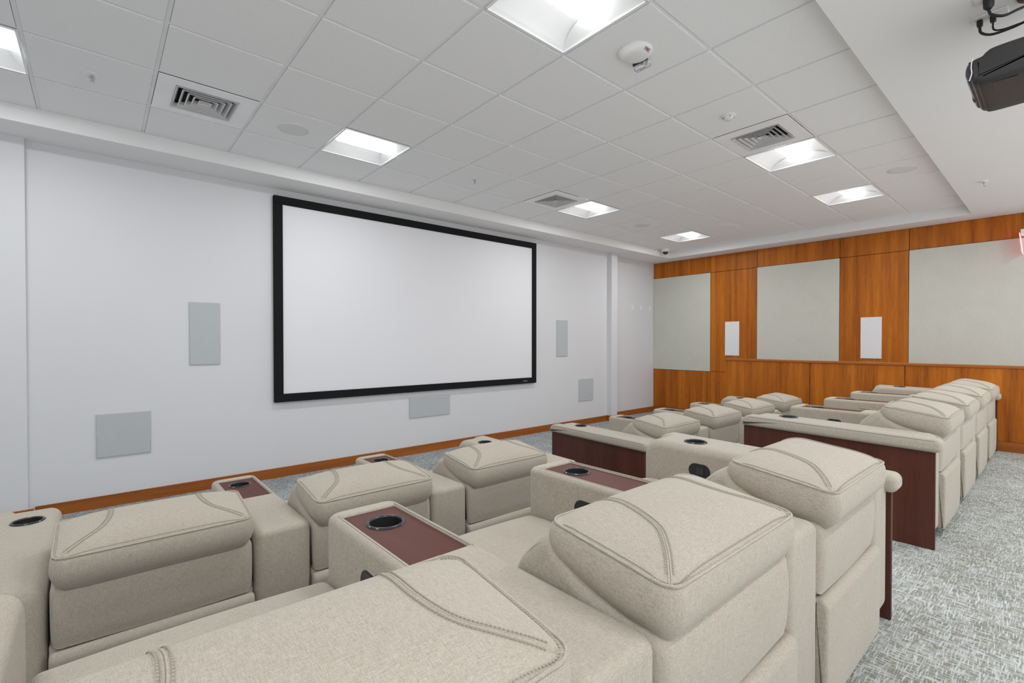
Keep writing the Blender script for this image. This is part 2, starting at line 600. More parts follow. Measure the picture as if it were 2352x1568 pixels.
LL = {(0, -2): 'square recessed ceiling light nearest the camera, cut off by the top edge',
      (0, 2): 'square recessed ceiling light left of the screen, beside a round ceiling speaker',
      (-4, 2): 'square recessed ceiling light cut off at the far left edge',
      (5, 2): 'square recessed ceiling light touching an air vent, above the screen\'s right half',
      (9, 2): 'small distant recessed ceiling light near the security camera corner',
      (5, -2): 'square recessed ceiling light touching an air vent on the right side of the ceiling',
      (8, -2): 'recessed ceiling light over the wood wall, beyond the one touching a vent',
      (-4, -2): 'added recessed ceiling light over the left side, outside the camera view'}
proto = make_troffer()
for k, (i, j) in enumerate(LIGHTS):
    o = proto if k == 0 else copy_tree(proto)
    o.location = ((i + 0.5) * T, (j + 0.5) * T, CEIL)
    shadow_group(o, LL[(i, j)], 'light', 'recessed ceiling lights')
for k, (x, y) in enumerate(ADDED_REAR_LIGHTS):
    o = copy_tree(proto)
    o.location = (x, y, LIP)
    shadow_group(o, 'added recessed fill light in the rear soffit, %s from the left wall' % ['first', 'second', 'third', 'fourth'][k], 'light', 'added rear fill lights')

# ------------------------------------------------------------------ air diffusers
def make_vent():
    t = thing('air_vent', '', 'vent')
    h = T / 2 - 0.013
    bm = bmesh.new()
    a = 0.188
    for (x0, x1, y0, y1) in ((-h, h, a, h), (-h, h, -h, -a), (-h, -a, -a, a), (a, h, -a, a)):
        box_bm(bm, x0, x1, y0, y1, 0, 0.006)
    obj('face_plate', finish(bm, 'face_plate'), 'ventface', t)
    for k in range(5):
        ro = 0.188 - k * 0.037
        ri = ro - 0.024
        bm = bmesh.new()
        z0, z1 = -0.006 + 0.002 * k, 0.026 + 0.002 * k
        def ring(r, z):
            return [bm.verts.new((sx * r, sy * r, z)) for sx, sy in ((-1, -1), (1, -1), (1, 1), (-1, 1))]
        if k == 4:
            ri = 0.006
        A, B, Cc, D = ring(ro, z0), ring(ro - 0.008, z0), ring(ri, z1), ring(ri + 0.002, z1 + 0.001)
        for P, Q in ((A, B), (B, Cc), (Cc, D), (D, A)):
            for q in range(4):
                bm.faces.new((P[q], P[(q + 1) % 4], Q[(q + 1) % 4], Q[q]))
        obj('louver', finish(bm, 'louver'), 'vent', t)
    obj('duct_neck', box(-0.19, 0.19, -0.19, 0.19, 0.045, 0.06), 'neck', t)
    return t

VL = {(-2, 2): 'square grey air vent at upper left of the ceiling, near a sprinkler',
      (4, 2): 'square air vent beside the light above the screen\'s right half',
      (4, -2): 'square air vent beside a bright light on the right of the ceiling'}
proto = make_vent()
for k, (i, j) in enumerate(VENTS):
    o = proto if k == 0 else copy_tree(proto)
    o.location = ((i + 0.5) * T, (j + 0.5) * T, CEIL)
    shadow_group(o, VL[(i, j)], 'vent', 'square air vents')

# ------------------------------------------------------------------ round ceiling speakers
def make_cspk():
    t = thing('ceiling_speaker', '', 'speaker')
    obj('grille', lathe([(0.0015, -0.007), (0.08, -0.0065), (0.108, -0.005), (0.112, -0.002), (0.112, 0.0)], 40, name='grille'), 'cspk', t)
    bm = bmesh.new()
    lathe_bm(bm, [(0.112, -0.004), (0.114, -0.006), (0.119, -0.005), (0.121, -0.0005)], 40, cap=False)
    obj('rim', finish(bm, 'rim', 40), 'white', t)
    return t

proto = make_cspk()
for k, (i, j, lab) in enumerate([(-0.5, 2.5, 'round flush ceiling speaker between the left air vent and a light'),
                                 (7.5, 2.5, 'small round ceiling speaker near the far left corner light'),
                                 (7.5, -2.5, 'round ceiling speaker close to the soffit on the right')]):
    o = proto if k == 0 else copy_tree(proto)
    o.location = (i * T, j * T, CEIL)
    shadow_group(o, lab, 'speaker', 'round ceiling speakers')

# ------------------------------------------------------------------ sprinklers
def make_spr():
    t = thing('fire_sprinkler', '', 'sprinkler')
    obj('escutcheon', lathe([(0.036, 0.0), (0.034, -0.004), (0.02, -0.009), (0.012, -0.010)], 24, name='escutcheon'), 'white', t)
    bm = bmesh.new()
    lathe_bm(bm, [(0.009, -0.008), (0.009, -0.02), (0.005, -0.022), (0.005, -0.045)], 10)
    for s in (-1, 1):
        tube_bm(bm, [(s * 0.009, 0, -0.016), (s * 0.013, 0, -0.03), (s * 0.004, 0, -0.046)], 0.003, 5)
    obj('frame_arms', finish(bm, 'frame_arms', 40), 'chrome', t)
    obj('deflector', lathe([(0.004, -0.045), (0.016, -0.047), (0.016, -0.049), (0.003, -0.05)], 12, name='deflector'), 'chrome', t)
    return t

proto = make_spr()
for k, (x, y, z, lab) in enumerate([(-2.51 * T, 2.52 * T, CEIL, 'fire sprinkler in the tile left of the grey air vent'),
                                    (2.48 * T, 2.50 * T, CEIL, 'fire sprinkler in the ceiling above the middle of the screen'),
                                    (8.60 * T, 2.56 * T, CEIL, 'tiny fire sprinkler beside the farthest ceiling light'),
                                    (5.165, -2.068, LIP, 'fire sprinkler on the plain soffit at the right edge')]):
    o = proto if k == 0 else copy_tree(proto)
    o.location = (x, y, z)
    shadow_group(o, lab, 'sprinkler', 'ceiling sprinklers')

# ------------------------------------------------------------------ fire alarm strobe, smoke detector, dome camera
t = thing('fire_alarm', 'white round ceiling fire alarm with clear strobe lens marked FIRE', 'alarm', (1.485 * T, -1.505 * T, CEIL))
obj('body', lathe([(0.102, 0.0), (0.102, -0.005), (0.096, -0.015), (0.074, -0.029), (0.05, -0.034), (0.02, -0.036), (0.001, -0.036)], 40, name='body'), 'white', t)
st = obj('strobe', box(-0.021, 0.021, -0.052, 0.052, -0.05, -0.012, 0.006, 2, name='strobe'), 'strobe', t, (0.110, 0.024, 0))
st.rotation_euler = (0, 0, 0)
b2 = obj('strobe_bracket', box(-0.003, 0.003, -0.054, 0.054, -0.024, -0.006, 0.001, 1, name='bracket'), 'gloss', t, (0.087, 0.024, 0))
tm = text_mesh('FIRE', 0.027)
tx = obj('lettering', tm, 'red', t, (0.0, -0.083, -0.0252))
tx.rotation_euler = (math.pi - 0.567, 0, 0)

t = thing('smoke_detector', 'small white round smoke detector near the right air vent', 'detector', (3.49 * T, -1.49 * T, CEIL))
obj('base', lathe([(0.052, 0.0), (0.052, -0.008), (0.046, -0.012), (0.001, -0.013)], 32, name='base'), 'white', t)
obj('chamber', lathe([(0.036, -0.012), (0.034, -0.026), (0.026, -0.032), (0.001, -0.033)], 24, name='chamber'), 'white', t)
for a in (0.6, 2.2, 3.9, 5.2):
    obj('sensor_slot', box(-0.006, 0.006, -0.002, 0.002, -0.002, 0.002, name='slot'), 'plastic', t, (0.036 * math.cos(a), 0.036 * math.sin(a), -0.0185))

t = thing('dome_camera', 'small security dome camera in the far ceiling corner above the wood wall', 'camera', (6.46, 2.30, CEIL))
obj('housing', lathe([(0.074, 0.0), (0.076, -0.01), (0.074, -0.045), (0.066, -0.055), (0.001, -0.055)], 32, name='housing'), 'white', t)
dm = lathe([(0.052, -0.054), (0.05, -0.07), (0.04, -0.088), (0.022, -0.1), (0.001, -0.104)], 24, name='dome')
obj('dome', dm, 'gloss', t)

# ------------------------------------------------------------------ projection screen
t = thing('projection_screen', 'large white projection screen with wide black velvet frame', 'screen', (1.7535, YW, 0))
sx0, sx1 = -1.8775, 1.8805
sz0, sz1 = CEIL - 2.3615, CEIL - 0.199
fw = 0.086
for nm, (x0, x1, z0, z1) in {'top': (sx0, sx1, sz1 - fw, sz1), 'bottom': (sx0, sx1, sz0, sz0 + fw),
                             'left': (sx0, sx0 + fw, sz0 + fw, sz1 - fw), 'right': (sx1 - fw, sx1, sz0 + fw, sz1 - fw)}.items():
    obj('frame_bar', box(x0, x1, -0.05, -0.004, z0, z1, 0.004, 1, name='frame_bar'), 'black', t)
obj('projection_surface', box(sx0 + fw - 0.01, sx1 - fw + 0.01, -0.034, -0.028, sz0 + fw - 0.01, sz1 - fw + 0.01, name='surface'), 'screen', t)
lg = obj('maker_mark', text_mesh('Draper', 0.03), 'logo', t, (sx1 - 0.235, -0.051, sz0 + 0.04))
lg.rotation_euler = (math.pi / 2, 0, 0)

# ------------------------------------------------------------------ in-wall speakers on the screen wall
def wall_speaker(x0, x1, z0, z1, lab):
    cx, cz = (x0 + x1) / 2, (z0 + z1) / 2
    t = thing('wall_speaker', lab, 'speaker', (cx, YW, cz), 0, 'grey speakers flush in the screen wall')
    hx, hz = (x1 - x0) / 2, (z1 - z0) / 2
    obj('grille', box(-hx + 0.004, hx - 0.004, -0.012, -0.001, -hz + 0.004, hz - 0.004, 0.002, 1, name='grille'), 'spkgrey', t)
    bm = bmesh.new()
    for (a, b, c, d) in ((-hx, hx, hz - 0.004, hz), (-hx, hx, -hz, -hz + 0.004), (-hx, -hx + 0.004, -hz + 0.004, hz - 0.004), (hx - 0.004, hx, -hz + 0.004, hz - 0.004)):
        box_bm(bm, a, b, -0.010, -0.001, c, d)
    obj('rim', finish(bm, 'rim'), 'spkgrey', t)

wall_speaker(-0.856, -0.608, CEIL - 1.946, CEIL - 1.3475, 'tall grey wall speaker left of the projection screen')
wall_speaker(-1.5265, -1.153, CEIL - 2.727, CEIL - 2.352, 'grey wall speaker low on the left, largest in view')
wall_speaker(1.458, 2.062, CEIL - 2.698, CEIL - 2.439, 'wide grey wall speaker just below the projection screen')
wall_speaker(4.128, 4.388, CEIL - 1.965, CEIL - 1.369, 'tall narrow-looking grey wall speaker right of the projection screen')
wall_speaker(4.672, 5.045, CEIL - 2.743, CEIL - 2.365, 'small grey wall speaker low on the right, beside the pilaster')

for y0, y1, lab in ((1.233, 1.489, 'white in-wall speaker on the wood strip nearer the corner'),
                    (-0.842, -0.584, 'white in-wall speaker on the wood strip farther from the corner')):
    t = thing('side_speaker', lab, 'speaker', (XR - 0.018, (y0 + y1) / 2, CEIL - 1.667), 0, 'white speakers on the wood wall')
    hy, hz = (y1 - y0) / 2, 0.307
    obj('grille', box(-0.013, -0.0005, -hy + 0.004, hy - 0.004, -hz + 0.004, hz - 0.004, 0.002, 1, name='grille'), 'spkwhite', t)
    bm = bmesh.new()
    for (a, b, c, d) in ((-hy, hy, hz - 0.004, hz), (-hy, hy, -hz, -hz + 0.004), (-hy, -hy + 0.004, -hz + 0.004, hz - 0.004), (hy - 0.004, hy, -hz + 0.004, hz - 0.004)):
        box_bm(bm, -0.011, -0.0005, a, b, c, d)
    obj('rim', finish(bm, 'rim'), 'spkwhite', t)

for x, lab in ((6.404, 'white light switch farthest from the wood wall'), (6.698, 'middle one of three white light switches'),
               (7.019, 'white light switch nearest the wood wall corner')):
    t = thing('light_switch', lab, 'switch', (x, YC, CEIL - 1.05), 0, 'light switches on the white wall')
    obj('plate', box(-0.036, 0.036, -0.007, -0.0005, -0.058, 0.058, 0.003, 2, name='plate'), 'white', t)
    obj('rocker', box(-0.017, 0.017, -0.011, -0.006, -0.034, 0.034, 0.002, 1, name='rocker'), 'white', t)

# ------------------------------------------------------------------ exit sign at the right edge
t = thing('exit_sign', 'edge-lit red exit sign with white housing at the right edge', 'sign', (XR - 0.018, -2.25, CEIL - 0.39))
obj('housing', box(-0.27, -0.0005, -0.06, 0.0, -0.03, 0.022, 0.004, 2, name='housing'), 'white', t)
pn = obj('sign_panel', box(-0.26, -0.02, 0.008, 0.016, -0.26, -0.012, 0.002, 1, name='panel'), 'exit', t)
pn.rotation_euler = (-0.10, 0, 0)

# ------------------------------------------------------------------ projector and cables
t = thing('projector', 'black ceiling-mounted projector at the upper right edge', 'projector', (1.74, -2.31, 2.62))
pz = 0.135
prof = smooth_pts([(-0.012, 0.012), (-0.03, -0.002), (-0.06, -0.012), (-0.22, -0.008), (-0.40, -0.002), (-0.425, 0.02), (-0.425, 0.10), (-0.40, 0.135), (-0.2, 0.145), (-0.09, 0.143), (-0.06, 0.132), (-0.045, 0.118), (-0.02, 0.112), (-0.006, 0.09), (-0.004, 0.05)], 4)
obj('body', loft_x(prof, -0.22, 0.22, 0.03, 4, name='body'), 'proj', t)
prof = smooth_pts([(0.012, 0.06), (0.008, 0.095), (-0.006, 0.112), (-0.03, 0.112), (-0.03, 0.02), (-0.006, 0.016), (0.006, 0.03)], 4)
obj('front_bezel', loft_x(prof, -0.205, 0.205, 0.03, 4, name='bezel'), 'projlens', t)
bm = bmesh.new()
tube_bm(bm, smooth_pts([(-0.218, -0.016, 0.114), (-0.219, -0.012, 0.075), (-0.219, -0.014, 0.045), (-0.217, -0.006, 0.014)], 5, False), 0.0022, 6)
obj('trim_line', finish(bm, 'trim', 60), 'white', t)
obj('lens_barrel', lathe([(0.05, 0.0), (0.05, 0.02), (0.044, 0.025), (0.036, 0.014), (0.001, 0.01)], 24, name='barrel'), 'gloss', t, (0.08, -0.016, 0.065)).rotation_euler = (-math.pi / 2, 0, 0)
obj('focus_knob', lathe([(0.018, 0.0), (0.018, 0.012), (0.013, 0.017), (0.001, 0.018)], 16, name='knob'), 'proj', t, (-0.15, -0.075, 0.135))
for k in range(7):
    obj('vent_slot', box(-0.2215, -0.2195, -0.30 + 0.018 * k, -0.291 + 0.018 * k, 0.03, 0.09, name='slot'), 'plastic', t)
obj('underside_label', box(-0.19, -0.08, -0.16, -0.08, -0.0135, -0.0115, name='label'), 'plastic', t)
bm = bmesh.new()
box_bm(bm, -0.09, 0.09, -0.30, -0.13, 0.146, 0.156, 0.002, 1)
for sx in (-1, 1):
    for sy in (-0.28, -0.15):
        tube_bm(bm, [(sx * 0.02, -0.215, 0.17), (sx * 0.13, sy, 0.15)], 0.008, 6)
obj('mount_plate', finish(bm, 'mount', 40), 'plastic', t)
obj('mount_pole', lathe([(0.022, 0.15), (0.022, 0.40)], 16, name='pole'), 'plastic', t, (0, -0.215, 0))
obj('ceiling_plate', lathe([(0.07, 0.414), (0.07, 0.408), (0.03, 0.398), (0.022, 0.39)], 24, name='plate'), 'plastic', t, (0, -0.215, 0))

t = thing('cable_outlet', 'white outlet plate with plugs on the soffit above the projector', 'outlet', (1.80, -2.36, LIP))
obj('plate', box(-0.04, 0.04, -0.065, 0.065, -0.008, -0.0005, 0.002, 1, name='plate'), 'white', t)
for k, (dx, dy) in enumerate(((0.0, 0.035), (0.0, -0.012))):
    obj('plug', box(dx - 0.016, dx + 0.016, dy - 0.011, dy + 0.011, -0.035, -0.0085, 0.003, 1, name='plug'), 'cable', t)
t = thing('power_outlet', 'power plug in the soffit above the projector at the top edge', 'outlet', (1.62, -2.37, LIP))
obj('plate', box(-0.035, 0.035, -0.05, 0.05, -0.006, -0.0005, 0.002, 1, name='plate'), 'white', t)
obj('plug', lathe([(0.011, -0.055), (0.019, -0.045), (0.021, -0.0065)], 14, name='plug'), 'cable', t)

def cable(name, ctrl, r, lab):
    o = obj(name, tube(smooth_pts(ctrl, 8, False), r, 7, name=name), 'cable')
    shadow_group(o, lab, 'cable', 'projector cables')
cable('power_cable', [(1.62, -2.37, LIP - 0.058), (1.62, -2.38, LIP - 0.085), (1.63, -2.42, LIP - 0.105), (1.66, -2.47, LIP - 0.085), (1.69, -2.54, LIP - 0.065), (1.72, -2.66, LIP - 0.07), (1.72, -2.78, 2.90), (1.72, -2.79, 2.80)], 0.006, 'thick black power cable looping from the soffit plug above the projector')
cable('signal_cable', [(1.80, -2.325, LIP - 0.038), (1.80, -2.33, LIP - 0.07), (1.79, -2.37, LIP - 0.10), (1.78, -2.44, LIP - 0.105), (1.775, -2.50, LIP - 0.10), (1.79, -2.65, LIP - 0.10), (1.80, -2.78, 2.88), (1.80, -2.79, 2.80)], 0.006, 'black signal cable sagging just above the projector body')
cable('control_cable', [(1.80, -2.372, LIP - 0.038), (1.80, -2.375, LIP - 0.075), (1.81, -2.41, LIP - 0.085), (1.83, -2.50, LIP - 0.08), (1.86, -2.62, LIP - 0.12), (1.86, -2.78, 2.88), (1.86, -2.79, 2.80)], 0.004, 'thin black control cable crossing above the projector')

# ------------------------------------------------------------------ recliners
SW = 0.627            # seat width
AW = 0.23             # tray console width
HX, HY, HC = 0.298, 0.158, 0.132      # headrest half sizes at the seam, centre y

def h_seam(y):        # y measured from headrest centre
    return 0.728 + 0.14 * y - 0.35 * max(0, y - 0.08) ** 2
def h_norm(x, y):
    return (abs(x / HX) ** 7 + abs(y / HY) ** 7) ** (1 / 7)
def h_top(x, y):
    s = min(1.0, h_norm(x, y))
    # softly domed panel
    return h_seam(y) + 0.047 * (1 - s ** 2.6) ** 0.75 * (1 - 0.18 * (x / HX) ** 2)
def seam_curve(s):
    c = [(0.150, 0.151), (0.155, 0.09), (0.150, 0.025), (0.128, -0.045), (0.085, -0.092), (0.035, -0.130), (0.006, -0.149)]
    pts = smooth_pts([(HX - a, b) for a, b in c], 9, False)
    return [(s * x, y) for x, y in pts]

def make_headrest():
    bm = bmesh.new()
    out = rr_outline(HX, HY, 0.036, 7, 18)
    n = len(out)
    rings = []
    tops = [0.0 + (k / 17) for k in range(1, 18)]
    centre = bm.verts.new((0, HC, h_top(0, 0)))
    for s in tops:
        s2 = 1 - (1 - s) ** 1.5
        ring = []
        for x, y in out:
            X, Y = x * s2, y * s2
            ring.append(bm.verts.new((X, Y + HC, h_top(X, Y))))
        rings.append(ring)
    # boxing band, bulging outwards, deeper at the back
    for k in range(1, 9):
        u = k / 8
        ring = []
        for x, y in out:
            zb = 0.588 + 0.5 * max(0.0, y + 0.06) ** 1.3
            z = h_seam(y) * (1 - u) + zb * u
            bul = math.sin(math.pi * min(1, u * 0.92 + 0.04)) ** 0.7
            L = math.hypot(x, y)
            nx = max(-1, min(1, (x / HX) ** 9)); ny = max(-1, min(1, (y / HY) ** 5))
            inset = -0.030 * u ** 4
            fb = 0.021 if y > 0 else 0.009
            ring.append(bm.verts.new((x + nx * (0.011 * bul + inset), y + HC + ny * (fb * bul + inset), z)))
        rings.append(ring)
    for k, s in enumerate((0.8, 0.5)):
        ring = []
        for x, y in out:
            zb = 0.588 + 0.5 * max(0.0, y * s + 0.06) ** 1.3 - 0.006
            ring.append(bm.verts.new((x * s, y * s + HC, zb)))
        rings.append(ring)
    for k in range(n):
        bm.faces.new((centre, rings[0][k], rings[0][(k + 1) % n]))
    for a, b in zip(rings, rings[1:]):
        for k in range(n):
            bm.faces.new((a[k], a[(k + 1) % n], b[(k + 1) % n], b[k]))
    bm.faces.new(rings[-1])
    return finish(bm, 'headrest', 75)

def make_piping():
    bm = bmesh.new()
    out = rr_outline(HX, HY, 0.036, 7, 18)
    tube_bm(bm, [(x * 1.004, y * 1.004 + HC, h_seam(y) + 0.0005) for x, y in out], 0.0032, 6, True)
    return finish(bm, 'piping', 60)

def make_stitching():
    """double rows of stitches along the two curved panel seams and inside the piping"""
    bm = bmesh.new()
    def dash(p, q, r=0.0011):
        p, q = Vector(p), Vector(q)
        d = (q - p).normalized()
        s = d.cross(Vector((0, 0, 1))).normalized() * r
        u = Vector((0, 0, 0.0009))
        a = [p - s, p + s, q + s, q - s]
        lo = [bm.verts.new(v - u) for v in a]
        hi = [bm.verts.new(v + u) for v in a]
        bm.faces.new(hi)
        for k in range(4):
            bm.faces.new((lo[k], lo[(k + 1) % 4], hi[(k + 1) % 4], hi[k]))
    def run(pts, step=0.0064, ln=0.0042):
        pts = [Vector(p) for p in pts]
        cum = [0.0]
        for a, b in zip(pts, pts[1:]):
            cum.append(cum[-1] + (b - a).length)
        def at(d):
            k = 0
            while k < len(cum) - 2 and cum[k + 1] < d:
                k += 1
            return pts[k].lerp(pts[k + 1], (d - cum[k]) / max(1e-9, cum[k + 1] - cum[k]))
        d = 0.0
        while d + ln < cum[-1]:
            dash(at(d), at(d + ln))
            d += step
    for s in (-1, 1):
        c = seam_curve(s)
        for off in (-0.007, 0.007):
            pts = []
            for i, (x, y) in enumerate(c):
                a, b = c[max(0, i - 1)], c[min(len(c) - 1, i + 1)]
                dx, dy = b[0] - a[0], b[1] - a[1]
                L = math.hypot(dx, dy) or 1
                X, Y = x - dy / L * off, y + dx / L * off
                if h_norm(X, Y) > 0.985:
                    continue
                pts.append((X, Y + HC, h_top(X, Y) + 0.0024))
            run(pts)
    pts = []
    for x, y in rr_outline(HX - 0.007, HY - 0.007, 0.03, 5, 20):
        pts.append((x, y + HC, h_top(x, y) + 0.0013))
    pts = pts[pts.index(min(pts, key=lambda p: abs(p[0] + HX - 0.007) * 9 + abs(p[1] - HC - 0.12))):] + pts[:6]
    run(pts)
    return finish(bm, 'stitching')

def make_ribbon(s):
    """the raised flat felled strip of a curved seam"""
    bm = bmesh.new()
    c = seam_curve(s)
    rows = []
    for i, (x, y) in enumerate(c):
        a, b = c[max(0, i - 1)], c[min(len(c) - 1, i + 1)]
        dx, dy = b[0] - a[0], b[1] - a[1]
        L = math.hypot(dx, dy) or 1
        row = []
        for off, up in ((-0.0056, -0.0012), (-0.0040, 0.0016), (-0.0010, 0.0024), (0.0, 0.0004), (0.0010, 0.0024), (0.0040, 0.0016), (0.0056, -0.0012)):
            X, Y = x - dy / L * off, y + dx / L * off
            row.append(bm.verts.new((X, Y + HC, h_top(X, Y) + up)))
        rows.append(row)
    for a, b in zip(rows, rows[1:]):
        for k in range(6):
            bm.faces.new((a[k], a[k + 1], b[k + 1], b[k]))
    return finish(bm, 'seam_strip', 70)

BACK = smooth_pts([(0.035, 0.385), (0.012, 0.40), (0.004, 0.47), (0.004, 0.55), (0.022, 0.602), (0.10, 0.614), (0.20, 0.638), (0.262, 0.676),
                   (0.30, 0.708), (0.335, 0.705), (0.375, 0.672), (0.415, 0.63), (0.440, 0.57), (0.445, 0.50), (0.42, 0.43), (0.34, 0.40), (0.20, 0.385)], 4)
SEAT = smooth_pts([(0.36, 0.32), (0.36, 0.42), (0.45, 0.432), (0.70, 0.436), (0.95, 0.432), (1.035, 0.418), (1.072, 0.385), (1.075, 0.345), (1.05, 0.315), (0.9, 0.305), (0.6, 0.305)], 4)
REAR = smooth_pts([(0.012, 0.055), (0.002, 0.07), (0.0, 0.20), (0.0, 0.33), (0.0, 0.362), (0.012, 0.380), (0.03, 0.380), (0.045, 0.36), (0.05, 0.2), (0.05, 0.07), (0.04, 0.055)], 3)

def make_recliner():
    t = thing('recliner', '', 'armchair')
    hw = SW / 2
    obj('backrest', loft_x(BACK, -hw + 0.006, hw - 0.006, 0.034, 6, 0.004, name='backrest'), 'linen', t)
    for q in (-1, 1):      # seam on the side bolsters
        pts = smooth_pts([(q * (hw - 0.018), 0.27, 0.645), (q * (hw - 0.016), 0.305, 0.692), (q * (hw - 0.0155), 0.345, 0.682), (q * (hw - 0.0155), 0.395, 0.632), (q * (hw - 0.0155), 0.425, 0.58)], 6, False)
        obj('bolster_seam', tube(pts, 0.0024, 5, name='bolster_seam'), 'stitch', t)
    h = obj('headrest', make_headrest(), 'linen', t)
    obj('piping', make_piping(), 'linen', h)
    for q in (-1, 1):
        obj('seam_strip', make_ribbon(q), 'linen', h)
    obj('stitching', make_stitching(), 'stitch', h)['kind'] = 'stuff'
    obj('rear_panel', loft_x([(y - 0.012, z) for y, z in REAR], -hw + 0.004, hw - 0.004, 0.012, 4, 0.002, name='rear_panel'), 'linen', t)
    obj('back_shell', box(-hw + 0.003, hw - 0.003, 0.03, 0.34, 0.06, 0.40, 0.01, 2, name='back_shell'), 'linen', t)
    obj('seat_cushion', loft_x(SEAT, -hw + 0.004, hw - 0.004, 0.02, 5, 0.006, name='seat_cushion'), 'linen', t)
    obj('footrest', box(-hw + 0.012, hw - 0.012, 0.36, 1.045, 0.06, 0.318, 0.02, 3, name='footrest'), 'linen', t)
    obj('plinth', box(-hw + 0.03, hw - 0.03, 0.06, 0.96, 0.0005, 0.07, name='plinth'), 'plastic', t)
    return t

def cup(parent, x, y, z):
    bm = bmesh.new()
    lathe_bm(bm, [(0.047, 0.001), (0.048, 0.004), (0.051, 0.0055), (0.055, 0.005), (0.058, 0.001), (0.057, -0.001)], 40, (x, y, z), False)
    c = obj('cup_holder', finish(bm, 'cup_rim', 50), 'gloss', parent)
    bm = bmesh.new()
    lathe_bm(bm, [(0.001, -0.078), (0.041, -0.078), (0.045, -0.07), (0.0475, 0.002)], 40, (x, y, z), False)
    obj('cup_well', finish(bm, 'cup_well', 50), 'well', c)
    return c

def control(parent, x, side):
    """oval black switch panel on an arm's side face; side -1 faces -x"""
    bm = bmesh.new()
    y, z = 0.724, 0.515
    def oval(hw, hh, x0):
        pts = []
        for k in range(32):
            a = 2 * math.pi * k / 32
            cx = (hw - hh) * (1 if math.cos(a) > 0 else -1)
            pts.append(bm.verts.new((x0, y + cx + hh * 1.0 * math.cos(a), z + hh * math.sin(a))))
        return pts
    R = [oval(0.056, 0.036, x), oval(0.056, 0.036, x + side * 0.003), oval(0.053, 0.033, x + side * 0.0045), oval(0.048, 0.028, x + side * 0.0035)]
    for a, b in zip(R, R[1:]):
        for k in range(32):
            bm.faces.new((a[k], a[(k + 1) % 32], b[(k + 1) % 32], b[k]))
    bm.faces.new(R[0]); bm.faces.new(R[-1])
    p = obj('control_panel', finish(bm, 'control_panel', 40), 'plastic', parent)
    a, b = sorted((x + side * 0.0036, x + side * 0.0075))
    obj('rocker_button', box(a, b, y - 0.026, y + 0.014, z - 0.018, z + 0.018, 0.0018, 2, name='button'), 'gloss', p)

ATOP = 0.622
def make_console():
    t = thing('armrest_console', '', 'armrest')
    hw = AW / 2
    y0, y1 = 0.012, 1.052
    # upholstered body: rounded outline rings, a flat rim around the tray recess
    bm = bmesh.new()
    cy, hy = (y0 + y1) / 2, (y1 - y0) / 2
    R = 0.024
    base = rr_outline(hw, hy, R + 0.008, 6, 6)
    def oring(ins, z):
        return [bm.verts.new((x * (hw - ins) / hw, cy + y * (hy - ins) / hy, z)) for x, y in base]
    st = [(0.006, 0.05), (0.0, 0.06)] + [(R * (1 - math.cos(a)), ATOP - R + R * math.sin(a)) for a in [math.pi / 2 * k / 6 for k in range(7)]]
    st.append((R + 0.0015, ATOP))
    rings = [oring(i_, z_) for i_, z_ in st]
    for a, b in zip(rings, rings[1:]):
        for k in range(len(a)):
            bm.faces.new((a[k], a[(k + 1) % len(a)], b[(k + 1) % len(b)], b[k]))
    bm.faces.new(rings[0])
    ty, thy, thx = 0.7775, 0.2115, 0.0875
    rin = rr_outline(thx, thy, 0.004, 3, 6)
    inner = [[bm.verts.new((x * (thx + 0.0095) / thx, ty + y * (thy + 0.0095) / thy, ATOP)) for x, y in rin]]
    for k in range(5):
        a = math.pi / 2 * k / 4
        e = 0.008 * (1 - math.sin(a))
        inner.append([bm.verts.new((x * (thx + e) / thx, ty + y * (thy + e) / thy, ATOP - 0.008 * (1 - math.cos(a)))) for x, y in rin])
    inner.append([bm.verts.new((x, ty + y, ATOP - 0.03)) for x, y in rin])
    for a, b in zip(inner, inner[1:]):
        for k in range(len(a)):
            bm.faces.new((a[k], a[(k + 1) % len(a)], b[(k + 1) % len(b)], b[k]))
    es = []
    for lp in (rings[-1], inner[0]):
        for k in range(len(lp)):
            e = bm.edges.get((lp[k], lp[(k + 1) % len(lp)]))
            es.append(e)
    bmesh.ops.triangle_fill(bm, use_beauty=True, use_dissolve=False, edges=es)
    obj('console_body', finish(bm, 'console_body', 50), 'linen', t)
    bm = bmesh.new()
    # mahogany tray plate with the cup hole
    z = ATOP - 0.008
    rect = [bm.verts.new((x, y, z)) for x, y in ((-0.088, 0.5655), (0.088, 0.5655), (0.088, 0.9895), (-0.088, 0.9895))]
    circ = [bm.verts.new((0.051 * math.cos(2 * math.pi * k / 40), 0.872 + 0.051 * math.sin(2 * math.pi * k / 40), z)) for k in range(40)]
    es = [bm.edges.new((rect[k], rect[(k + 1) % 4])) for k in range(4)] + [bm.edges.new((circ[k], circ[(k + 1) % 40])) for k in range(40)]
    bmesh.ops.triangle_fill(bm, use_beauty=True, use_dissolve=False, edges=es)
    r = bmesh.ops.extrude_face_region(bm, geom=list(bm.faces))
    for v in [v for v in r['geom'] if isinstance(v, bmesh.types.BMVert)]:
        v.co.z -= 0.008
    tr = obj('tray', finish(bm, 'tray'), 'tray', t)
    cup(t, 0.0, 0.872, z)
    control(t, -hw - 0.0003, -1)
    # piping line where the padded rim meets the rear flat
    obj('plinth', box(-hw + 0.02, hw - 0.02, 0.06, 0.98, 0.0005, 0.055, name='plinth'), 'plastic', t)
    return t

